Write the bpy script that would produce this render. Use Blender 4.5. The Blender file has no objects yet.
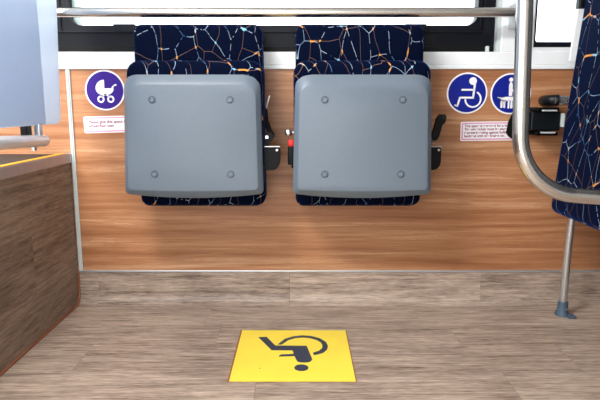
import bpy, bmesh, math, random
from mathutils import Vector, Matrix
R = math.radians
random.seed(4)
sc = bpy.context.scene
C = sc.collection

# ------------------------------------------------------------------ camera
cam_d = bpy.data.cameras.new('camera'); cam = bpy.data.objects.new('camera', cam_d); C.objects.link(cam)
cam.location = (0, 0, .75); cam.rotation_euler = (R(90 - 9.6), 0, 0)
cam_d.sensor_width = 36; cam_d.lens = 33.6; cam_d.clip_start = .02
sc.camera = cam

# ------------------------------------------------------------------ sky: bright even overcast
w = bpy.data.worlds.new('world'); sc.world = w; w.use_nodes = True
bg = w.node_tree.nodes['Background']
bg.inputs[0].default_value = (.97, .985, 1, 1); bg.inputs[1].default_value = 3.1

# two long unseen ceiling strips, added and kept left to brighten that side
def area(name, loc, rot, sx, sy, power, col=(1, .985, .96)):
    d = bpy.data.lights.new(name, 'AREA'); d.shape = 'RECTANGLE'; d.size = sx; d.size_y = sy
    d.energy = power; d.color = col
    o = bpy.data.objects.new(name, d); C.objects.link(o); o.location = loc; o.rotation_euler = rot
    return o
area('added_strip_light', (-1.2, .55, 2.065), (0, 0, 0), 1.4, .16, 92)
area('added_strip_light', (-1.2, 1.45, 2.065), (0, 0, 0), 1.4, .16, 3)

vs = sc.view_settings
vs.view_transform = 'Standard'; vs.look = 'None'; vs.gamma = 1; vs.use_curve_mapping = False
vs.exposure = 0.25

# ------------------------------------------------------------------ helpers
def lin(r, g, b):
    f = lambda c: (c / 255 / 12.92) if c / 255 <= .04045 else ((c / 255 + .055) / 1.055) ** 2.4
    return (f(r), f(g), f(b), 1)

class NT:
    """small node-tree writer"""
    def __init__(s, name):
        s.m = bpy.data.materials.new(name); s.m.use_nodes = True
        s.t = s.m.node_tree; s.b = s.t.nodes['Principled BSDF']
    def n(s, typ, **kw):
        nd = s.t.nodes.new(typ)
        for k, v in kw.items(): setattr(nd, k, v)
        return nd
    def put(s, sock, v):
        if isinstance(v, bpy.types.NodeSocket): s.t.links.new(v, sock)
        else: sock.default_value = v
    def math(s, op, a, b=0, clamp=False):
        nd = s.n('ShaderNodeMath', operation=op); nd.use_clamp = clamp
        s.put(nd.inputs[0], a); s.put(nd.inputs[1], b); return nd.outputs[0]
    def mix(s, f, a, b, mode='MIX'):
        nd = s.n('ShaderNodeMix', data_type='RGBA', blend_type=mode)
        s.put(nd.inputs[0], f); s.put(nd.inputs[6], a); s.put(nd.inputs[7], b); return nd.outputs[2]
    def ramp(s, f, stops):
        nd = s.n('ShaderNodeValToRGB'); e = nd.color_ramp.elements
        while len(e) < len(stops): e.new(.5)
        for i, (p, c) in enumerate(stops): e[i].position = p; e[i].color = c
        s.put(nd.inputs[0], f); return nd.outputs[0]
    def coord(s, scale=(1, 1, 1), rnd=False):
        tc = s.n('ShaderNodeTexCoord'); mp = s.n('ShaderNodeMapping')
        s.t.links.new(tc.outputs['Object'], mp.inputs[0])
        if rnd:
            oi = s.n('ShaderNodeObjectInfo'); v = s.n('ShaderNodeVectorMath', operation='SCALE')
            v.inputs[0].default_value = (13.7, 7.3, 29.1); s.t.links.new(oi.outputs['Random'], v.inputs['Scale'])
            ad = s.n('ShaderNodeVectorMath', operation='ADD')
            s.t.links.new(tc.outputs['Object'], ad.inputs[0]); s.t.links.new(v.outputs[0], ad.inputs[1])
            s.t.links.new(ad.outputs[0], mp.inputs[0])
        mp.inputs['Scale'].default_value = scale
        return mp.outputs[0]
    def noise(s, vec, scale=1, detail=3, rough=.5, dist=0):
        nd = s.n('ShaderNodeTexNoise'); s.put(nd.inputs['Vector'], vec)
        nd.inputs['Scale'].default_value = scale; nd.inputs['Detail'].default_value = detail
        nd.inputs['Roughness'].default_value = rough; nd.inputs['Distortion'].default_value = dist
        return nd.outputs[0]
    def base(s, col, rough=.5, metal=0, spec=.5):
        s.put(s.b.inputs['Base Color'], col); s.put(s.b.inputs['Roughness'], rough)
        s.b.inputs['Metallic'].default_value = metal; s.b.inputs['Specular IOR Level'].default_value = spec
        return s.m
    def bump(s, h, strength=.2, dist=.002):
        nd = s.n('ShaderNodeBump'); nd.inputs['Strength'].default_value = strength
        nd.inputs['Distance'].default_value = dist; s.put(nd.inputs['Height'], h)
        s.t.links.new(nd.outputs[0], s.b.inputs['Normal'])

def plain(name, rgb, rough=.5, metal=0, var=.06, nscale=30, spec=.5):
    t = NT(name); c = lin(*rgb); v = t.noise(t.coord(), nscale, 4)
    lo = tuple(x * (1 - var) for x in c[:3]) + (1,); hi = tuple(min(1, x * (1 + var)) for x in c[:3]) + (1,)
    return t.base(t.ramp(v, [(.3, lo), (.7, hi)]), rough, metal, spec)

def laminate(name):
    # orange-brown printed beech/cherry laminate, grain along X
    t = NT(name)
    warp = t.noise(t.coord((.9, 1, 5)), 1, 2)
    vec = t.coord((.7, 1, 20))
    ad = t.n('ShaderNodeVectorMath', operation='ADD'); t.put(ad.inputs[0], vec)
    cb = t.n('ShaderNodeCombineXYZ'); t.put(cb.inputs[2], t.math('MULTIPLY', warp, 1.6)); t.t.links.new(cb.outputs[0], ad.inputs[1])
    band = t.noise(ad.outputs[0], 1.5, 5, .62, .25)
    fine = t.noise(t.coord((3.2, 1, 120)), 1, 4, .65, .3)
    col = t.ramp(band, [(.27, lin(136, 84, 52)), (.45, lin(174, 120, 82)), (.57, lin(188, 136, 97)), (.72, lin(212, 166, 128))])
    col = t.mix(t.math('MULTIPLY', t.math('SUBTRACT', fine, .44, True), 2.2, True), col, lin(146, 90, 57))
    vein = t.math('GREATER_THAN', t.math('ABSOLUTE', t.math('SUBTRACT', band, .62)), .006)
    col = t.mix(t.math('MULTIPLY', t.math('SUBTRACT', 1, vein), .35), col, lin(235, 190, 148))
    fig = t.math('SINE', t.math('MULTIPLY', band, 95))
    col = t.mix(t.math('MULTIPLY', t.math('SUBTRACT', fig, .35, True), .45), col, lin(150, 90, 54))
    return t.base(col, .38, 0, .4)

def vinyl(name, dark, light, rough=.42, axis=0):
    # grey-brown oak-print vinyl; each plank object takes its own tone and grain offset
    t = NT(name)
    sc1 = [95, 95, 95]; sc1[axis] = 6
    sc2 = [20, 20, 20]; sc2[axis] = 2.6
    sc3 = [260, 260, 260]; sc3[axis] = 30
    a = t.noise(t.coord(tuple(sc1), True), 1, 4, .65, .2)
    b = t.noise(t.coord(tuple(sc2), True), 1, 4, .6, .6)
    c = t.noise(t.coord(tuple(sc3), True), 1, 2, .5)
    m = t.math('ADD', t.math('MULTIPLY', a, .48), t.math('ADD', t.math('MULTIPLY', b, .26), t.math('MULTIPLY', c, .26)))
    oi = t.n('ShaderNodeObjectInfo')
    m = t.math('ADD', m, t.math('MULTIPLY', t.math('SUBTRACT', oi.outputs['Random'], .5), .055))
    col = t.ramp(m, [(.33, lin(*dark)), (.66, lin(*light))])
    t.bump(a, .12, .001)
    return t.base(col, rough, 0, .35)

def fabric(name):
    # navy moquette with a net of pale dashed lines, thin brown lines and amber knots
    t = NT(name)
    v3 = t.coord((1, 1, .62), True)
    sp = t.n('ShaderNodeSeparateXYZ'); t.put(sp.inputs[0], v3)
    cb = t.n('ShaderNodeCombineXYZ'); t.put(cb.inputs[0], t.math('ADD', sp.outputs[0], t.math('MULTIPLY', sp.outputs[1], .9))); t.put(cb.inputs[1], sp.outputs[2])
    vec = cb.outputs[0]
    wob = t.n('ShaderNodeTexNoise'); t.put(wob.inputs['Vector'], vec); wob.inputs['Scale'].default_value = 9
    sb = t.n('ShaderNodeVectorMath', operation='SCALE'); t.t.links.new(wob.outputs['Color'], sb.inputs[0]); sb.inputs['Scale'].default_value = .035
    ad = t.n('ShaderNodeVectorMath', operation='ADD'); t.put(ad.inputs[0], vec); t.t.links.new(sb.outputs[0], ad.inputs[1])
    def edges(scale, off, thr):
        o = t.n('ShaderNodeVectorMath', operation='ADD'); t.t.links.new(ad.outputs[0], o.inputs[0]); o.inputs[1].default_value = off
        v = t.n('ShaderNodeTexVoronoi', feature='DISTANCE_TO_EDGE', voronoi_dimensions='2D'); t.t.links.new(o.outputs[0], v.inputs['Vector'])
        v.inputs['Scale'].default_value = scale
        return v.outputs['Distance']
    dA = edges(15, (0, 0, 0), 0); dB = edges(12, (3.3, 1.7, 5.1), 0)
    lA = t.math('LESS_THAN', dA, .0095); lB = t.math('LESS_THAN', dB, .0058)
    dash = t.math('GREATER_THAN', t.noise(vec, 75, 1), .43)
    lA = t.math('MULTIPLY', lA, dash)
    tone = t.noise(vec, 14, 1)
    knot = t.math('MULTIPLY', t.math('LESS_THAN', dA, .032), t.math('LESS_THAN', dB, .03))
    knot = t.math('MULTIPLY', knot, t.math('GREATER_THAN', tone, .40))
    pale = t.ramp(tone, [(.4, lin(105, 145, 195)), (.55, lin(195, 212, 228))])
    weave = t.noise(vec, 420, 2)
    ground = t.mix(weave, lin(0, 4, 17), lin(2, 12, 42))
    col = t.mix(t.math('MULTIPLY', lB, .55), ground, lin(150, 115, 100))
    col = t.mix(t.math('MULTIPLY', lA, .62), col, pale)
    col = t.mix(knot, col, t.ramp(t.noise(vec, 23, 0), [(.5, lin(215, 145, 70)), (.62, lin(120, 190, 225))]))
    t.b.inputs['Sheen Weight'].default_value = .3; t.b.inputs['Sheen Roughness'].default_value = .35
    t.b.inputs['Sheen Tint'].default_value = lin(40, 100, 210)
    t.bump(weave, .25, .001)
    return t.base(col, .85, 0, .06)

def glass(name):
    m = bpy.data.materials.new(name); m.use_nodes = True; t = m.node_tree; t.nodes.clear()
    o = t.nodes.new('ShaderNodeOutputMaterial'); mx = t.nodes.new('ShaderNodeMixShader')
    tr = t.nodes.new('ShaderNodeBsdfTransparent'); gl = t.nodes.new('ShaderNodeBsdfGlossy'); lw = t.nodes.new('ShaderNodeLayerWeight')
    tr.inputs[0].default_value = (.93, .96, .96, 1); gl.inputs['Roughness'].default_value = .02; lw.inputs[0].default_value = .25
    t.links.new(lw.outputs['Fresnel'], mx.inputs[0]); t.links.new(tr.outputs[0], mx.inputs[1]); t.links.new(gl.outputs[0], mx.inputs[2])
    t.links.new(mx.outputs[0], o.inputs[0]); return m

def frosted(name):
    t = NT(name); c = lin(222, 233, 247)
    t.base(t.ramp(t.noise(t.coord(), 40, 2), [(.3, tuple(x * .97 for x in c[:3]) + (1,)), (.7, c)]), .3, 0, .6)
    tl = t.n('ShaderNodeBsdfTranslucent'); tl.inputs[0].default_value = lin(230, 239, 250)
    mx = t.n('ShaderNodeMixShader'); mx.inputs[0].default_value = .55
    out = t.t.nodes['Material Output']
    t.t.links.new(t.b.outputs[0], mx.inputs[1]); t.t.links.new(tl.outputs[0], mx.inputs[2]); t.t.links.new(mx.outputs[0], out.inputs[0])
    return t.m

M = dict(
    laminate=laminate('laminate'),
    vinyl=vinyl('floor_vinyl', (84, 66, 56), (208, 186, 168)),
    vinyl_dark=vinyl('platform_vinyl', (68, 52, 42), (172, 148, 128), .5, 1),
    fabric=fabric('moquette'),
    pan=plain('grey_plastic', (101, 113, 125), .42, 0, .04, 260),
    pan_cap=plain('grey_cap', (128, 143, 160), .35),
    black=plain('black_plastic', (4, 4, 6), .45, spec=.18),
    strap=plain('belt_webbing', (5, 5, 6), .8, 0, .3, 300, .2),
    navy=plain('frame_rubber', (9, 12, 23), .42, 0, .08, 30, .22),
    gasket=plain('gasket_black', (3, 3, 4), .6, spec=.2),
    white=plain('white_paint', (238, 241, 243), .3, 0, .02),
    jamb=plain('jamb_grey', (196, 206, 206), .4, 0, .03),
    alu=plain('aluminium', (205, 210, 216), .32, .75, .04),
    steel=plain('stainless_tube', (214, 210, 204), .2, 1, .04),
    legsteel=plain('leg_tube', (205, 205, 205), .25, .85, .05),
    silver=plain('zinc_bolt', (205, 205, 205), .3, 1),
    red=plain('red_button', (225, 25, 20), .4),
    yellow=plain('yellow_vinyl', (246, 216, 74), .5, 0, .05, 9),
    yline=plain('yellow_line', (240, 165, 20), .5),
    matink=plain('mat_symbol_ink', (46, 56, 74), .5),
    ptop_shaded=plain('platform_top_shaded', (48, 40, 36), .7),
    nose=plain('nosing', (188, 178, 180), .4, .4),
    tubel=plain('satin_tube', (232, 233, 236), .25, .35),
    light_cut=plain('light_cut_charcoal', (44, 46, 52), .5),
    recess_shade=plain('recess_shade_grey', (70, 82, 96), .5),
    rust=plain('sealant_rust', (146, 84, 54), .6, 0, .2),
    panel=frosted('frosted_panel'),
    stick=plain('sticker_white', (244, 242, 246), .4, 0, .02),
    pinkb=plain('sticker_pink_border', (222, 160, 190), .45, 0, .02),
    pinkt=plain('sticker_text_pink', (146, 44, 96), .5, 0, .02),
    purple=plain('sign_purple', (50, 18, 128), .5, 0, .04, 30, .25),
    blue=plain('sign_blue', (8, 28, 138), .5, 0, .04, 30, .25),
    dark=plain('reel_dark', (6, 12, 16), .4, spec=.35),
    footp=plain('foot_plastic', (70, 88, 106), .45),
    ceil=plain('ceiling_white', (225, 225, 222), .6, 0, .02),
    glass=glass('window_glass'),
)

def prop(o, label=None, cat=None, group=None, kind=None):
    if label: o['label'] = label
    if cat: o['category'] = cat
    if group: o['group'] = group
    if kind: o['kind'] = kind
    return o
def empty(name, loc, label, cat, group=None):
    o = bpy.data.objects.new(name, None); C.objects.link(o); o.location = loc; o.empty_display_size = .05
    return prop(o, label, cat, group)
def link(name, me, mat, parent=None, loc=None, rot=None):
    o = bpy.data.objects.new(name, me); C.objects.link(o)
    if mat and not me.materials: me.materials.append(mat)
    if parent: o.parent = parent
    if loc is not None: o.location = loc
    if rot is not None: o.rotation_euler = rot
    return o
def obj(name, bm, mat, parent=None, loc=None, rot=None, smooth=None):
    bmesh.ops.recalc_face_normals(bm, faces=bm.faces)
    me = bpy.data.meshes.new(name); bm.to_mesh(me); bm.free()
    if smooth is not None:
        me.polygons.foreach_set('use_smooth', [True] * len(me.polygons)); me.set_sharp_from_angle(angle=R(smooth))
    # origin stays where the parent is: world coordinates minus parent's place
    if parent is not None and loc is None:
        p = parent; off = Vector()
        while p: off += p.location; p = p.parent
        me.transform(Matrix.Translation(-off))
    return link(name, me, mat, parent, loc, rot)

def box(bm, x0, x1, y0, y1, z0, z1, bev=0, seg=2):
    r = bmesh.ops.create_cube(bm, size=1)
    vs_ = r['verts']
    for v in vs_:
        v.co = Vector(((x0 + x1) / 2 + v.co.x * (x1 - x0), (y0 + y1) / 2 + v.co.y * (y1 - y0), (z0 + z1) / 2 + v.co.z * (z1 - z0)))
    if bev:
        es = list({e for v in vs_ for e in v.link_edges})
        bmesh.ops.bevel(bm, geom=es, offset=bev, segments=seg, affect='EDGES', profile=.5)
    return bm
def bx(*a, **k): return box(bmesh.new(), *a, **k)

def tube(bm, pts, r, n=16, caps=True):
    pts = [Vector(p) for p in pts]; rings = []
    t0 = (pts[1] - pts[0]).normalized()
    up = Vector((0, 0, 1)) if abs(t0.z) < .9 else Vector((1, 0, 0))
    u = t0.cross(up).normalized()
    for i, p in enumerate(pts):
        t = ((pts[min(i + 1, len(pts) - 1)] - pts[max(i - 1, 0)])).normalized()
        u = (u - t * u.dot(t)).normalized(); v = t.cross(u)
        rr = r[i] if isinstance(r, (list, tuple)) else r
        rings.append([bm.verts.new(p + (u * math.cos(a) + v * math.sin(a)) * rr) for a in (2 * math.pi * k / n for k in range(n))])
    for a, b in zip(rings, rings[1:]):
        for k in range(n): bm.faces.new((a[k], a[(k + 1) % n], b[(k + 1) % n], b[k]))
    if caps: bm.faces.new(rings[0][::-1]); bm.faces.new(rings[-1])
    return bm
def arc_pts(c, r, a0, a1, n, ex, ez):
    c = Vector(c); ex = Vector(ex); ez = Vector(ez)
    return [c + ex * r * math.cos(R(a0 + (a1 - a0) * i / n)) + ez * r * math.sin(R(a0 + (a1 - a0) * i / n)) for i in range(n + 1)]

def prism(bm, poly, f0, f1):
    """extrude a 2-D outline between two mapping functions (u,v)->point"""
    a = [bm.verts.new(f0(*p)) for p in poly]; b = [bm.verts.new(f1(*p)) for p in poly]
    n = len(poly)
    fa = bm.faces.new(a[::-1]); fb = bm.faces.new(b)
    for k in range(n): bm.faces.new((a[k], a[(k + 1) % n], b[(k + 1) % n], b[k]))
    bmesh.ops.triangulate(bm, faces=[fa, fb])
    return bm
def rrect(x0, x1, z0, z1, r, n=6):
    """r: one radius or four (bl, br, tr, tl)"""
    rs = r if isinstance(r, (list, tuple)) else (r,) * 4
    out = []
    for (cx, cz, a0, rr) in ((x0 + rs[0], z0 + rs[0], 180, rs[0]), (x1 - rs[1], z0 + rs[1], 270, rs[1]), (x1 - rs[2], z1 - rs[2], 0, rs[2]), (x0 + rs[3], z1 - rs[3], 90, rs[3])):
        for i in range(n + 1):
            a = R(a0 + 90 * i / n); out.append((cx + rr * math.cos(a), cz + rr * math.sin(a)))
    return out
def circ(cx, cz, r, n=32): return [(cx + r * math.cos(2 * math.pi * k / n), cz + r * math.sin(2 * math.pi * k / n)) for k in range(n)]
def stroke(p, q, w):
    p = Vector(p); q = Vector(q); d = (q - p).normalized() * w / 2; nrm = Vector((-d.y, d.x))
    return [tuple(p - d * .5 + nrm), tuple(p - d * .5 - nrm), tuple(q + d * .5 - nrm), tuple(q + d * .5 + nrm)]
def ring_arc(cx, cz, r, wd, a0, a1, n=28):
    """list of small quads along an arc"""
    P = lambda i, rr: (cx + rr * math.cos(R(a0 + (a1 - a0) * i / n)), cz + rr * math.sin(R(a0 + (a1 - a0) * i / n)))
    return [[P(i, r + wd / 2), P(i + 1, r + wd / 2), P(i + 1, r - wd / 2), P(i, r - wd / 2)] for i in range(n)]
def loft(bm, loops, cap0=True, cap1=True):
    rs = [[bm.verts.new(p) for p in L] for L in loops]; n = len(rs[0])
    for a, b in zip(rs, rs[1:]):
        for k in range(n): bm.faces.new((a[k], a[(k + 1) % n], b[(k + 1) % n], b[k]))
    if cap0: bm.faces.new(rs[0][::-1])
    if cap1: bm.faces.new(rs[-1])
    return bm

# ------------------------------------------------------------------ the setting
WY = 2.06            # inner face of the window-side wall
XL, XR = -2.6, 2.6
def struct(o): o['kind'] = 'structure'; return o

# floor: slab, with printed vinyl planks on it as children
floor = struct(obj('floor', bx(XL, XR, -.2, WY + .1, -.06, -.0025), M['gasket']))
rows = [(2.010, 1.836, (-1.55, -.33, .425, 1.6)), (1.836, 1.682, (-1.0, -.27, .51, 1.35)), (1.682, 1.5, (-1.5, -.655, .1, .81, 1.7)),
        (1.5, 1.335, (-.95, -.12, .575, 1.4)), (1.335, 1.165, (-1.3, -.4, .35, 1.2)), (1.165, .995, (-.9, 0, .8, 1.7)),
        (.995, .825, (-1.4, -.5, .3, 1.2)), (.825, .655, (-.8, .1, .9)), (.655, .485, (-1.2, -.3, .6, 1.4)),
        (.485, .315, (-.9, 0, .9)), (.315, .145, (-1.2, -.3, .5, 1.4)), (.145, -.025, (-.8, .2, 1.1)), (-.025, -.19, (-1, 0, 1))]
PX0 = -.8445
g = .0004
for y1, y0, js in rows:
    xs = [PX0] + [j for j in js if j > PX0 + .05] + [XR]
    for a, b in zip(xs, xs[1:]):
        m = (a + b) / 2
        o = obj('plank', bx(a + g - m, b - g - m, y0 + g, y1 - g, -.0025, 0), M['vinyl'], floor, loc=(m, 0, 0))

# cove skirting: the vinyl turns up the wall
def cove_profile(n=8):
    pts = [(2.010, 0)]
    cy, cz, r = 2.014, .042, .042
    pts += [(cy + r * math.sin(R(90 * i / n)), cz - r * math.cos(R(90 * i / n))) for i in range(n + 1)]
    return pts + [(2.056, .124)]
cove = struct(obj('baseboard_back', bx(PX0, XR, WY - .0014, WY - .0002, .0, .124), M['gasket']))
cp = cove_profile()
for a, b in ((PX0, -.77), (-.77, -.04), (-.04, .69), (.69, 1.42), (1.42, XR)):
    m = (a + b) / 2; bm = bmesh.new()
    back = [(2.0585, .124), (2.0585, -.002), (2.010, -.002)]
    loft(bm, [[(x, p[0], p[1]) for p in cp + back] for x in (a + g - m, b - g - m)])
    obj('plank', bm, M['vinyl'], cove, loc=(m, 0, 0), smooth=40)

# window wall: laminate below, white band, pillars and header around the windows
wall = struct(obj('wall_back', bx(XL, XR, WY, WY + .05, -.002, .880), M['laminate']))
W1 = (-1.0, .716); W2 = (.832, 2.4); WB = .938; WB2 = .955; WT = 1.72
def wpart(n, *a, **k): return obj(n, bx(*a, **k), M['white'], band)
band = struct(obj('wall_back_upper', bx(XL, XR, WY - .006, WY + .09, .892, WB, bev=.003), M['white']))
wpart('pillar', W1[1], W2[0], WY - .002, WY + .09, WB, WT, bev=.003)
wpart('pillar', XL, W1[0], WY - .002, WY + .09, WB, WT)
wpart('pillar', W2[1], XR, WY - .002, WY + .09, WB, WT)
wpart('sill', W2[0], W2[1], WY, WY + .09, WB, WB2 - .001)
wpart('header', XL, XR, WY - .002, WY + .09, WT, 2.1)
obj('jamb', bx(W1[1] - .014, W1[1] - .0005, WY + .006, WY + .088, WB, WT), M['jamb'], band)
# trims
struct(obj('trim_1', bx(XL, XR, WY - .010, WY, .8775, .8915, bev=.0025), M['white']))
struct(obj('trim_2', bx(PX0 + .006, XR, WY - .007, WY, .1235, .1315, bev=.002), M['alu']))
tr3 = bmesh.new(); box(tr3, -.8405, -.8255, WY - .006, WY, .1315, .8775, bev=.002)
box(tr3, -.836, -.830, WY - .009, WY - .005, .1315, .8775, bev=.0015)
struct(obj('trim_3', tr3, M['jamb']))

# window 1: dark frame with rounded inner opening, ledge, black recess-shadow gasket strip, pane
def frame_ring(bm, outer, inner, y0, y1):
    n = len(outer)
    O0 = [bm.verts.new((x, y0, z)) for x, z in outer]; O1 = [bm.verts.new((x, y1, z)) for x, z in outer]
    I0 = [bm.verts.new((x, y0, z)) for x, z in inner]; I1 = [bm.verts.new((x, y1, z)) for x, z in inner]
    for k in range(n):
        j = (k + 1) % n
        bm.faces.new((O0[k], O0[j], I0[j], I0[k])); bm.faces.new((O1[k], I1[k], I1[j], O1[j]))
        bm.faces.new((O0[k], O1[k], O1[j], O0[j])); bm.faces.new((I0[k], I0[j], I1[j], I1[k]))
    return bm
win1 = struct(obj('window_1', frame_ring(bmesh.new(), rrect(W1[0] + .002, W1[1] - .016, WB + .022, WT - .002, .004), rrect(-.86, .665, 1.006, WT - .06, .02), WY + .030, WY + .075), M['navy']))
obj('gasket', bx(W1[0] + .002, W1[1] - .016, WY + .028, WY + .085, WB + .0005, WB + .0215), M['gasket'], win1)  # outer gasket strip, black to stand for the shadow in the recess
obj('inner_frame', frame_ring(bmesh.new(), rrect(-.865, .668, 1.000, WT - .05, .03), rrect(-.830, .640, 1.034, WT - .08, .042), WY + .036, WY + .082), M['navy'], win1)
for xx in (.648, .661):
    obj('runner', bx(xx, xx + .004, WY + .027, WY + .037, 1.02, WT - .08, bev=.001), M['navy'], win1)
obj('ledge', bx(-.87, .655, WY + .024, WY + .034, 1.0065, 1.0125, bev=.002), M['navy'], win1)
obj('corner_clip', bx(.668, .680, WY + .012, WY + .027, WB + .0005, WB + .022, bev=.003), M['jamb'], win1)
for xa, xb in ((-.668, -.592), (.375, .452)):
    obj('latch', bx(xa, xb, WY + .016, WY + .036, 1.006, 1.0365, bev=.002), M['navy'], win1)
obj('pane_seal', bx(-.829, -.800, WY + .066, WY + .080, 1.035, WT - .081), M['jamb'], win1)
obj('pane', bx(-.85, .65, WY + .060, WY + .064, 1.02, WT - .07), M['glass'], win1)

win2 = struct(obj('window_2', frame_ring(bmesh.new(), rrect(W2[0] + .001, W2[1] - .002, WB2, WT - .002, .003), rrect(W2[0] + .008, W2[1] - .02, WB2 + .018, WT - .03, .008), WY + .004, WY + .07), M['navy']))
obj('pane', bx(W2[0] + .005, W2[1] - .015, WY + .05, WY + .054, WB2 + .012, WT - .02), M['glass'], win2)

struct(obj('added_wall_right', bx(1.42, 1.46, -.14, WY - .02, .001, 2.099), M['light_cut']))  # unseen dark wall, added to cut the light on the right
# ceiling and door side of the bus, behind the camera; the doorway is open
struct(obj('ceiling', bx(XL, XR, -.2, WY + .1, 2.1, 2.14), M['ceil']))
DX0, DX1 = -1.8, .16
wf = struct(obj('wall_front', bx(XL, DX0, -.2, -.14, 0, 2.1), M['ceil']))
obj('door_side_panel', bx(DX1, XR, -.2, -.14, 0, 2.1), M['ceil'], wf)
obj('door_header', bx(DX0, DX1, -.2, -.14, 2.0, 2.1), M['ceil'], wf)
for yy in (.55, 1.45):  # unseen lamp bodies, added to go with the strip lights
    lt = empty('added_ceiling_lamp', (-1.2, yy, 2.1), 'unseen long flat ceiling lamp added for its light, %s' % ('nearer the door' if yy < 1 else 'nearer the windows'), 'lamp')
    obj('housing', bx(-1.95, -.45, yy - .1, yy + .1, 2.075, 2.0995, bev=.006), M['ceil'], lt)

# ------------------------------------------------------------------ raised platform at the left (wheel-arch box)
PT = .573
plat = empty('raised_platform', (-1.3, 1.0, 0), 'dark wood-print raised platform with yellow and metal edge at the left', 'platform')
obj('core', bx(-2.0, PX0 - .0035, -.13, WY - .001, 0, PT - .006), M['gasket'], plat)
obj('top_cover', bx(-2.0, PX0 - .028, -.13, WY - .001, PT - .006, PT), M['ptop_shaded'], plat)  # cover coloured dark to hold the shade under the screen
for z0, z1, js in ((0, .145, (-.13, .62, 1.4, WY - .001)), (.145, .345, (-.13, .9, 1.72, WY - .001)), (.345, .543, (-.13, .35, 1.2, WY - .001))):
    for a, b in zip(js, js[1:]):
        m = (a + b) / 2
        p = obj('plank', bx(-.003, 0, a + g - m, b - g - m, z0 + g, z1 - g), M['vinyl_dark'], plat)
        p.data.transform(Matrix.Translation(plat.location)); p.location = Vector((PX0, m, 0)) - plat.location
bm = bmesh.new(); box(bm, PX0 - .030, PX0 + .003, -.13, WY - .016, PT - .001, PT + .0035, bev=.001); box(bm, PX0 - .003, PX0 + .0035, -.13, WY - .016, PT - .030, PT + .0035, bev=.001)
obj('edge_nosing', bm, M['nose'], plat)
obj('yellow_strip', bx(PX0 - .026, PX0 - .003, -.13, WY - .03, PT + .0036, PT + .0056, bev=.0006), M['yline'], plat)
obj('corner_cap', bx(PX0 - .03, PX0 + .006, WY - .016, WY - .001, PT - .03, PT + .004, bev=.002), M['nose'], plat)
bead = [(PX0 + .002, 2.053, .122), (PX0 + .002, 2.053, .05)] + [(PX0 + .002, 2.010 + .041 * math.cos(R(-90 * i / 6)), .044 - .041 * math.sin(R(90 * i / 6))) for i in range(1, 7)] + [(PX0 + .002, -.13, .003)]
obj('sealant_bead', tube(bmesh.new(), bead, .0038, 8), M['rust'], plat, smooth=60)

# ------------------------------------------------------------------ metal screen above the platform + tube rail under it
SX = -.80
scr = empty('side_screen', (SX, 1.3, .62), 'pale blue-white screen panel over the raised platform', 'screen')
bm = bmesh.new()
out = [(y + (max(0, z - .72) * .08 if y > 1.3 else 0), z) for y, z in rrect(.85, 1.895, .690, 1.55, (.01, .03, .03, .01))]
loft(bm, [[(SX + dx, y + (ins if y < 1.3 else -ins), z) for y, z in out] for dx, ins in ((-.016, .002), (-.014, 0), (-.002, 0), (0, .002))])
obj('panel', bm, M['panel'], scr, smooth=30)
obj('overlap_sheet', bx(SX + .0004, SX + .0064, .86, 1.765, .692, 1.545, bev=.001), M['panel'], scr)
rail_pts = [(SX, .80, .680), (SX, 1.5, .6505), (SX, 1.755, .641)]
d = (Vector(rail_pts[2]) - Vector(rail_pts[1])).normalized()
rail_pts += [Vector(rail_pts[2]) + d * .008, Vector(rail_pts[2]) + d * .014]
obj('tube', tube(bmesh.new(), rail_pts, [.0185, .0185, .0185, .0155, .008], 20), M['tubel'], scr, smooth=50)
for yy in (1.0, 1.725):
    zt = .6465 + (yy - 1.5) * -.0379
    br = obj('clamp', bx(SX - .010, SX + .008, yy - .012, yy + .012, zt + .012, .694, bev=.002), M['alu'], scr)
    obj('bolt', tube(bmesh.new(), [(SX - .004, yy - .03, zt - .023), (SX - .004, yy - .03, zt - .010)], .008, 10), M['legsteel'], scr, smooth=40)
    obj('stay', bx(SX - .030, SX - .010, yy - .055, yy - .02, zt - .004, .690, bev=.003), M['black'], scr)

# ------------------------------------------------------------------ window rail
rl = empty('window_rail', (0, 1.98, 1.061), 'long horizontal steel rail running across the window above the folding seats', 'rail')
obj('tube', tube(bmesh.new(), [(-1.75, 1.98, 1.061), (0, 1.98, 1.061), (.742, 1.98, 1.061)], .0165, 20), M['steel'], rl, smooth=50)
obj('end_flange', bx(.735, .765, 1.955, WY - .002, 1.015, 1.095, bev=.004), M['alu'], rl)
obj('end_flange', bx(-1.79, -1.74, 1.955, WY - .002, 1.015, 1.095, bev=.004), M['alu'], rl)

# ------------------------------------------------------------------ folding seats
def cushion(bm, x0t, x1t, x0b, x1b, y0, y1, z0, z1, rc, re):
    """upholstered slab: rounded outline in XZ, rounded edge towards the viewer"""
    def outl(ins):
        o = []
        for u, v in rrect(0, 1, 0, 1, 0.0, 1): pass
        W = x1t - x0t; H = z1 - z0
        for px, pz in rrect(-W / 2 + ins, W / 2 - ins, z0 + ins, z1 - ins, max(.004, rc - ins), 6):
            k = (z1 - pz) / H
            cx = (x0t + x1t) / 2 * (1 - k) + (x0b + x1b) / 2 * k; s_ = 1 + ((x1b - x0b) / W - 1) * k
            o.append((cx + px * s_, pz))
        return o
    loops = [[(x, y1, z) for x, z in outl(re * .6)], [(x, y1 - re * .5, z) for x, z in outl(0)]]
    for i in range(7):
        a = R(90 * i / 6)
        loops.append([(x, y0 + re * (1 - math.sin(a)), z) for x, z in outl(re * (1 - math.cos(a)))])
    loops.append([(x, y0 - .002, z) for x, z in outl(re * 1.8)])
    return loft(bm, loops)

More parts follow.
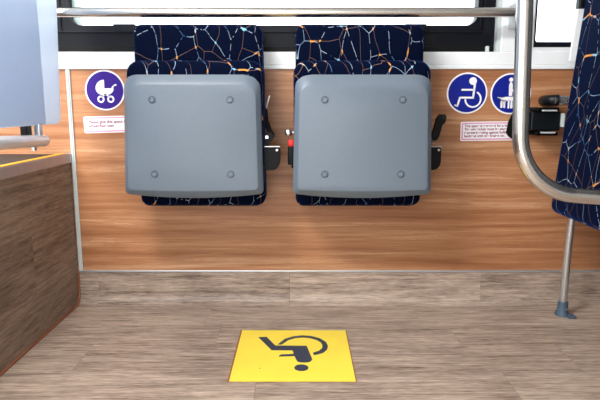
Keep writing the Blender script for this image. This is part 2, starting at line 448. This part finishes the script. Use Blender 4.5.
def folding_seat(cx, label, buckle, reel_w, strap, pdx):
    s = empty('folding_seat', (cx, 1.93, .40), label, 'seat', 'folding bus seats under the window')
    obj('backrest', cushion(bmesh.new(), cx - .214, cx + .214, cx - .213, cx + .221, 1.925, 2.025, .404, 1.014, .028, .016), M['fabric'], s, smooth=50)
    bk = bmesh.new()                                     # piping round the backrest's front edge
    o = rrect(cx - .2125, cx + .2125, .404, 1.0135, .027, 6)
    tube(bk, [(x, 1.943, z) for x, z in o] + [(o[0][0], 1.943, o[0][1])], .0032, 6, caps=False)
    obj('piping', bk, M['fabric'], s.children[0], smooth=60)
    obj('mount', bx(cx - .16, cx + .16, 2.0, WY - .0005, .44, .86, bev=.004), M['black'], s)
    obj('seat_cushion', cushion(bmesh.new(), cx - .222, cx + .226, cx - .219, cx + .222, 1.838, 1.922, .455, .893, .045, .028), M['fabric'], s, smooth=50)
    # grey moulded underside of the tipped-up seat
    def lp(ins_s, ins_t, ins_b, y, rt, bulge):
        o = []; base = rrect(-.2195 + ins_s, .2195 - ins_s, .462 + ins_b, .857 - ins_t, (.014, .014, rt, rt), 7); pts = []
        for A, B in zip(base, base[1:] + base[:1]):
            L = math.hypot(B[0] - A[0], B[1] - A[1]); m = 10 if L > .1 else 1
            pts += [(A[0] + (B[0] - A[0]) * i / m, A[1] + (B[1] - A[1]) * i / m) for i in range(m)]
        for px, pz in pts:
            k = (.857 - pz) / .395; t = px / .2175
            x = cx + pdx + px * (1 + .04 * k)
            z = pz - bulge * (1 - t * t) * max(0, 1 - (pz - .462) / .03)
            o.append((x, y - .02 * k, z))
        return o
    pan = bmesh.new()
    loft(pan, [lp(.004, .004, .004, 1.868, .05, .014), lp(0, 0, 0, 1.860, .054, .014), lp(0, 0, 0, 1.846, .054, .014), lp(.0012, .0015, .001, 1.8425, .053, .014),
               lp(.004, .005, .004, 1.839, .050, .014), lp(.013, .032, .014, 1.8275, .046, .013), lp(.0155, .037, .017, 1.8245, .044, .012), lp(.019, .045, .024, 1.823, .040, .008)])
    pan = obj('seat_pan', pan, M['pan'], s, smooth=24)
    for sx in (-1, 1):
        for zz, xo in ((.767, .1245), (.529, .1235)):
            k = (.857 - zz) / .395; yy = 1.823 - .02 * k; X = cx + sx * xo + pdx
            cap = obj('screw_cap', tube(bmesh.new(), [(X, yy + .002, zz), (X, yy - .0025, zz), (X, yy - .0045, zz)], [.0088, .0085, .0068], 18), M['pan'], pan, smooth=50)
            rg = bmesh.new()
            loft(rg, [[(X + x, yy - dy, zz + z) for x, z in circ(0, 0, rr, 18)] for rr, dy in ((.0128, -.002), (.0126, .0008), (.0100, .0010), (.0096, -.002))], False, False)
            obj('recess_shade_ring', rg, M['recess_shade'], pan, smooth=50)  # darker ring paints in the shade of the screw recess
    # belt reel on the right side
    rw = reel_w
    x0 = cx + .205; zc = .572
    pol = [(x0, .612), (x0 + rw - .008, .612), (x0 + rw - .003, .610), (x0 + rw, .604)] + [(x0 + rw - .026 + .026 * math.cos(R(a_)), .565 - .030 * math.sin(R(a_))) for a_ in range(0, 91, 15)] + [(x0, .535)]
    bm = bmesh.new(); prism(bm, pol, lambda u, v: (u, 1.915, v), lambda u, v: (u, 1.870, v))
    bmesh.ops.bevel(bm, geom=[e for e in bm.edges if abs(e.verts[0].co.y - 1.87) < 1e-4 and abs(e.verts[1].co.y - 1.87) < 1e-4 and len(e.link_faces) == 2 and e.calc_face_angle() > 1], offset=.005, segments=2, affect='EDGES')
    reel = obj('belt_reel', bm, M['black'], s)
    obj('reel_plate', bx(x0, x0 + rw + .001, 1.868, 1.917, .6125, .6155, bev=.0008), M['silver'], reel)
    obj('reel_rivet', tube(bmesh.new(), [(x0 + rw - .01, 1.872, .603), (x0 + rw - .01, 1.866, .603)], .004, 10), M['silver'], reel)
    obj('hinge_pin', tube(bmesh.new(), [(cx - .238, 1.89, .584), (cx - .19, 1.89, .584)], .009, 12), M['black'], s, smooth=40)
    strap(s, cx)
    if buckle:
        bx0 = cx - .241
        b = obj('buckle', bx(bx0, bx0 + .024, 1.872, 1.895, .552, .617, bev=.005, seg=3), M['black'], s, smooth=40)
        obj('release_button', bx(bx0 + .001, bx0 + .021, 1.870, 1.893, .614, .637, bev=.004, seg=3), M['red'], b, smooth=40)
        obj('buckle_stalk', bx(bx0 + .012, bx0 + .024, 1.885, 1.895, .54, .556, bev=.003), M['strap'], s)
        nb = bmesh.new(); bmesh.ops.create_uvsphere(nb, u_segments=14, v_segments=8, radius=.0128)
        for v in nb.verts: v.co = Vector((cx - .239 + v.co.x, 1.89 + v.co.y * .6, .659 + v.co.z))
        obj('pivot_bolt', nb, M['silver'], s, smooth=60)
        obj('pivot_pin', tube(bmesh.new(), [(cx - .236, 1.90, .659), (cx - .19, 1.90, .659)], .006, 10), M['silver'], s)
    return s

def strap_a(s, cx):     # slack strap and tongue wedged between cushion and wall
    bm = bmesh.new(); Y = 1.895; q = cx + .342
    prism(bm, [(-.125 + cx + .342, .748), (-.110 + q, .742), (-.106 + q, .700), (-.094 + q, .668), (-.084 + q, .652), (-.089 + q, .643), (-.100 + q, .650), (-.125 + q, .690)],
          lambda u, v: (u, Y + .012, v), lambda u, v: (u, Y - .004, v))
    st = obj('belt_strap', bm, M['strap'], s)
    bm = bmesh.new()
    prism(bm, stroke((-.122 + q, .618), (-.098 + q, .650), .026), lambda u, v: (u, Y + .006, v), lambda u, v: (u, Y - .012, v))
    t = obj('belt_tongue', bm, M['black'], s)
    obj('tongue_rivet', bx(-.116 + q, -.106 + q, Y - .0145, Y - .011, .640, .650), M['silver'], t)
    obj('strap_end', tube(bmesh.new(), [(-.113 + q, Y, .735), (-.1085 + q, Y - .01, .757), (-.100 + q, Y - .02, .781)], .0022, 8), M['jamb'], s)
def strap_b(s, cx):
    bm = bmesh.new(); Y = 1.895; q = cx - .2
    prism(bm, [(.446 + q, .632), (.440 + q, .648), (.452 + q, .680), (.458 + q, .708), (.468 + q, .720), (.484 + q, .720), (.489 + q, .712), (.486 + q, .694), (.476 + q, .684), (.468 + q, .650), (.460 + q, .634)],
          lambda u, v: (u, Y + .012, v), lambda u, v: (u, Y - .008, v))
    obj('belt_tongue', bm, M['black'], s)
    obj('tongue_eye', tube(bmesh.new(), [(.481 + q, Y - .010, .710), (.481 + q, Y - .006, .710)], .006, 12), M['dark'], s)
    obj('belt_strap', tube(bmesh.new(), [(.452 + q, Y + .002, .645), (.44 + q, Y + .003, .628), (.425 + q, Y + .005, .612)], .008, 8), M['footp'], s)
folding_seat(-.342, 'tipped-up folding seat beside the round pram sign', False, .070, strap_a, -.006)
folding_seat(.200, 'tipped-up folding seat with red belt buckle, nearer the wheelchair sign', True, .068, strap_b, .004)

# ------------------------------------------------------------------ wheelchair backrest at the right
bk = empty('padded_board', (.953, 1.93, 0), 'tall navy patterned leaning board on a steel leg at the right edge', 'padded board')
bm = bmesh.new()
box(bm, -.04, .04, -.235, .235, -.46, .46, bev=.03, seg=5)
pad = obj('pad', bm, M['fabric'], bk, loc=(0, 0, 0), smooth=50)
ang = math.atan(.061 / .68)
pad.rotation_euler = (0, ang, 0)
pc = Vector((.9215 + .0415, 1.728, .832))
pad.location = pc - bk.location
# light strap guide along the far edge of the pad
def on_pad(z): return .922 + (z - .832) * math.tan(ang)
bm = bmesh.new()
loft(bm, [[(on_pad(z) + dx, y, z) for dx, y in ((-.007, 1.975), (.02, 1.975), (.02, 1.962), (-.007, 1.962))] for z in (.90, .95, 1.0, 1.07)])
obj('edge_guide', bm, M['white'], bk)
obj('guide_cap', bx(on_pad(1.08) - .01, on_pad(1.08) + .03, 1.955, 1.985, 1.07, 1.12, bev=.005), M['dark'], bk)
obj('leg', tube(bmesh.new(), [(.951, 1.935, .02), (.953, 1.935, .25), (.956, 1.925, .46)], .0135, 18), M['legsteel'], bk, smooth=50)
bm = bmesh.new()
tube(bm, [(.951, 1.935, .0), (.951, 1.935, .006), (.951, 1.935, .02), (.951, 1.935, .052)], [.026, .025, .0185, .0175], 18)
ft = obj('foot', bm, M['footp'], bk, smooth=50)
obj('foot_tab', bx(.955, .984, 1.893, 1.925, .0, .010, bev=.003), M['footp'], ft)
obj('foot_screw', tube(bmesh.new(), [(.957, 1.921, .028), (.957, 1.914, .028)], .0035, 10), M['silver'], ft)
# tube that holds the pad to the wall
obj('arm_tube', tube(bmesh.new(), [(.885, 1.985, .768), (.93, 1.985, .766), (1.0, 1.98, .764)], .0165, 16), M['legsteel'], bk, smooth=50)
obj('arm_elbow', tube(bmesh.new(), [(.882, WY - .001, .7665), (.876, 2.02, .7665), (.878, 1.997, .767), (.886, 1.988, .768), (.902, 1.985, .768)], [.019] * 5, 14), M['dark'], bk, smooth=50)

# belt reel of the wheelchair place, on the wall behind the pad
rb = empty('wheelchair_belt_reel', (.865, WY, .69), 'dark belt reel box with chrome edges on the wall beside the leaning board', 'belt reel')
obj('case', bx(.812, .915, 1.985, WY - .0005, .662, .728, bev=.004), M['dark'], rb)
for za in (.7285, .645):
    obj('roller', bx(.826, .905, 1.975, WY - .01, za, za + .014, bev=.004), M['black'], rb)
    obj('chrome_edge', bx(.842, .893, 1.968, 1.975, za + (.001 if za > .7 else .008), za + (.006 if za > .7 else .0135), bev=.001), M['tubel'], rb)
obj('label_plate', bx(.9155, .925, 1.975, 2.0, .675, .722, bev=.001), M['jamb'], rb)
bm = bmesh.new()
prism(bm, [(.768, .736), (.80, .736), (.80, .642), (.775, .634), (.762, .632), (.750, .640), (.742, .652), (.747, .690), (.758, .716)],
      lambda u, v: (u, 2.03, v), lambda u, v: (u, 2.022, v))
obj('hanging_strap', bm, M['strap'], rb)
obj('strap_run', bx(.775, .82, 2.023, 2.029, .70, .728), M['strap'], rb)

# ------------------------------------------------------------------ grab rail in the foreground, right
gr = empty('grab_rail', (.465, 1.22, 0), 'bright steel grab pole curving to the right in front of the leaning board', 'grab rail')
px, py = .469, 1.22
pts = [(px - .042, py, 2.098), (px - .017, py, 1.4), (px, py, .95), (px + .0085, py, .692)]
c0 = Vector((px + .0085 + .138, py, .692))
pts += [tuple(p) for p in arc_pts(c0, .138, 180, 266, 12, (1, 0, 0), (0, 0, 1))][1:]
pts += [(.72, py - .008, .547), (1.0, py - .03, .530), (1.05, py - .034, .52), (1.075, py - .036, .48), (1.08, py - .036, .40), (1.08, py - .036, .0)]
obj('tube', tube(bmesh.new(), pts, .0172, 24), M['steel'], gr, smooth=50)
obj('ceiling_flange', tube(bmesh.new(), [(px - .042, py, 2.085), (px - .042, py, 2.0995)], .035, 20), M['alu'], gr, smooth=40)
obj('floor_flange', tube(bmesh.new(), [(1.08, py - .036, 0), (1.08, py - .036, .012)], .04, 20), M['alu'], gr, smooth=40)

# ------------------------------------------------------------------ signs and stickers on the wall
def sign(cx, cz, r, field, label, polys, name):
    t = empty(name, (cx, WY, cz), label, 'sign')
    def disc(rr, d0, d1):
        bm = bmesh.new(); return prism(bm, circ(cx, cz, rr, 48), lambda u, v: (u, WY - d0, v), lambda u, v: (u, WY - d1, v))
    obj('backing', disc(r, 0, .0012), M['stick'], t)
    obj('field', disc(r * .925, .0012, .0018), field, t)
    bm = bmesh.new()
    for p in polys: prism(bm, [(cx + u * r, cz + v * r) for u, v in p], lambda u, v: (u, WY - .0018, v), lambda u, v: (u, WY - .0024, v))
    obj('symbol', bm, M['stick'], t)
    return t
k = lambda cx, cy, r: (lambda L: [((x - cx) / r, (cy - y) / r) for x, y in L])
q = k(177, 152, 95)
hood = [(175, 145), (133, 145)] + [(175 - 42 * math.cos(R(a)), 145 - 42 * math.sin(R(a))) for a in range(10, 91, 10)]
bowl = [(133, 143)] + [(176 - 43 * math.cos(R(a)), 143 + 33 * math.sin(R(a))) for a in range(10, 180, 10)] + [(219, 143)]
pram = [q(hood), q(bowl), q(stroke((212, 140), (222, 130), 7)), q(stroke((220, 130), (231, 127), 7)), q(stroke((160, 185), (178, 170), 6)), q(stroke((200, 185), (178, 170), 6)),
        *map(q, ring_arc(156, 194, 13, 8, 0, 360)), *map(q, ring_arc(203, 194, 13, 8, 0, 360))]
sign(-.704, .8035, .072, M['purple'], 'round purple sign with a white pram above the short pink-bordered notice', pram, 'pram_sign')
q = k(208, 180, 145)
wheelch = [q(circ(246, 95, 27)), q(stroke((260, 118), (252, 208), 14)), q(stroke((170, 156), (256, 156), 13)), q(stroke((160, 211), (255, 211), 14)), q(stroke((158, 212), (143, 266), 14)),
           q(stroke((145, 271), (124, 263), 11)), *map(q, ring_arc(252, 222, 55, 12, -62, 180))]
sign(.6035, .793, .0735, M['blue'], 'round blue sign with a white wheelchair symbol above the four-line notice', wheelch, 'wheelchair_sign')
q = k(530, 185, 148)
dog = [q(circ(526, 85, 15)), q([(520, 102), (534, 102), (541, 125), (540, 200), (516, 200), (513, 125)]), q([(511, 232), (525, 232), (524, 290), (511, 290)]), q([(531, 232), (544, 232), (543, 290), (531, 290)]),
       q([(434, 208), (470, 214), (500, 206), (556, 206), (575, 186), (592, 192), (602, 204), (588, 212), (572, 236), (500, 236), (470, 240), (462, 222), (436, 214)]),
       q([(462, 228), (480, 230), (470, 252), (474, 285), (460, 287), (457, 252)]), q([(480, 230), (498, 232), (492, 255), (494, 287), (481, 287), (478, 255)]),
       q([(548, 228), (560, 228), (560, 287), (547, 287)]), q([(564, 228), (576, 222), (576, 287), (564, 287)]), q(stroke((538, 150), (566, 210), 6))]
sign(.7615, .791, .0735, M['blue'], 'round blue sign with a person and guide dog, half behind the grab pole', dog, 'guide_dog_sign')

def text_mesh(body, size):
    cu = bpy.data.curves.new('txt', 'FONT'); cu.body = body; cu.size = size; cu.space_line = .95; cu.offset = .00035
    o = bpy.data.objects.new('txt', cu); C.objects.link(o)
    bpy.context.view_layer.update()
    me = bpy.data.meshes.new_from_object(o.evaluated_get(bpy.context.evaluated_depsgraph_get()))
    bpy.data.objects.remove(o); bpy.data.curves.remove(cu)
    return me
def notice(x0, x1, z0, z1, body, size, tx, tz, tilt, label):
    t = empty('notice_sticker', ((x0 + x1) / 2, WY, (z0 + z1) / 2), label, 'sticker')
    def plate(n, ins, d0, d1, m):
        bm = bmesh.new(); prism(bm, rrect(x0 + ins, x1 - ins, z0 + ins, z1 - ins, .006 - ins * .3, 4), lambda u, v: (u, WY - d0, v), lambda u, v: (u, WY - d1, v))
        return obj(n, bm, m, t)
    plate('backing', 0, 0, .0010, M['stick']); plate('border', .0035, .0010, .0014, M['pinkb']); plate('field', .0085, .0014, .0018, M['stick'])
    me = text_mesh(body, size)
    tx_o = link('lettering', me, M['pinkt'], t, (tx - t.location.x, -.0021, tz - t.location.z), (R(90), 0, 0))
    t.rotation_euler = (0, R(tilt), 0)
notice(-.788, -.560, .652, .712, 'Please give this space to the\nwheelchair user', .0145, -.770, .687, -1.5, 'white notice with pink border and two lines under the pram sign')
notice(.5865, .806, .622, .692, 'This space is reserved for a wheelchair.\nThe wheelchair must be placed facing\nrearward resting against bulkhead or\nbackrest with the brakes on.', .0128, .600, .6725, -.8, 'white notice with pink border and four lines under the wheelchair sign')

# ------------------------------------------------------------------ yellow floor marking
mt = empty('floor_mat', (-.02, 1.61, 0), 'yellow square floor marking with a dark wheelchair symbol, head towards the viewer', 'floor marking')
obj('glue_edge', bx(-.2000, .1565, 1.434, 1.7915, .0002, .0010), M['rust'], mt)
obj('sheet', bx(-.195, .1535, 1.434, 1.788, .0010, .0026, bev=.0005), M['yellow'], mt)
body = [(-.136, 1.73), (-.109, 1.732), (-.078, 1.665), (.021, 1.663), (.037, 1.567), (.030, 1.552), (.020, 1.547), (.002, 1.547), (-.007, 1.552), (-.012, 1.567), (-.018, 1.597), (-.023, 1.630), (-.088, 1.631)]
arm = [(-.064, 1.585), (-.063, 1.594), (-.056, 1.601), (-.018, 1.605), (-.014, 1.590), (-.058, 1.587)]
whl = [(-.071, 1.673), (-.049, 1.716), (-.022, 1.736), (.008, 1.744), (.038, 1.738), (.065, 1.720), (.083, 1.692), (.088, 1.663), (.084, 1.636), (.071, 1.612), (.043, 1.595),
       (.039, 1.612), (.059, 1.627), (.069, 1.645), (.071, 1.665), (.067, 1.688), (.054, 1.707), (.033, 1.722), (.008, 1.727), (-.016, 1.722), (-.038, 1.706), (-.058, 1.672)]
bm = bmesh.new()
for i, p in enumerate((body, arm, whl, circ(.004, 1.5135, .0205, 28))):
    e = .0001 * i
    prism(bm, p, lambda u, v: (u, v, .0024), lambda u, v: (u, v, .0031 + e))
obj('symbol', bm, M['matink'], mt)
obj('speck', bx(-.118, -.115, 1.508, 1.512, .0024, .0032), M['matink'], mt)
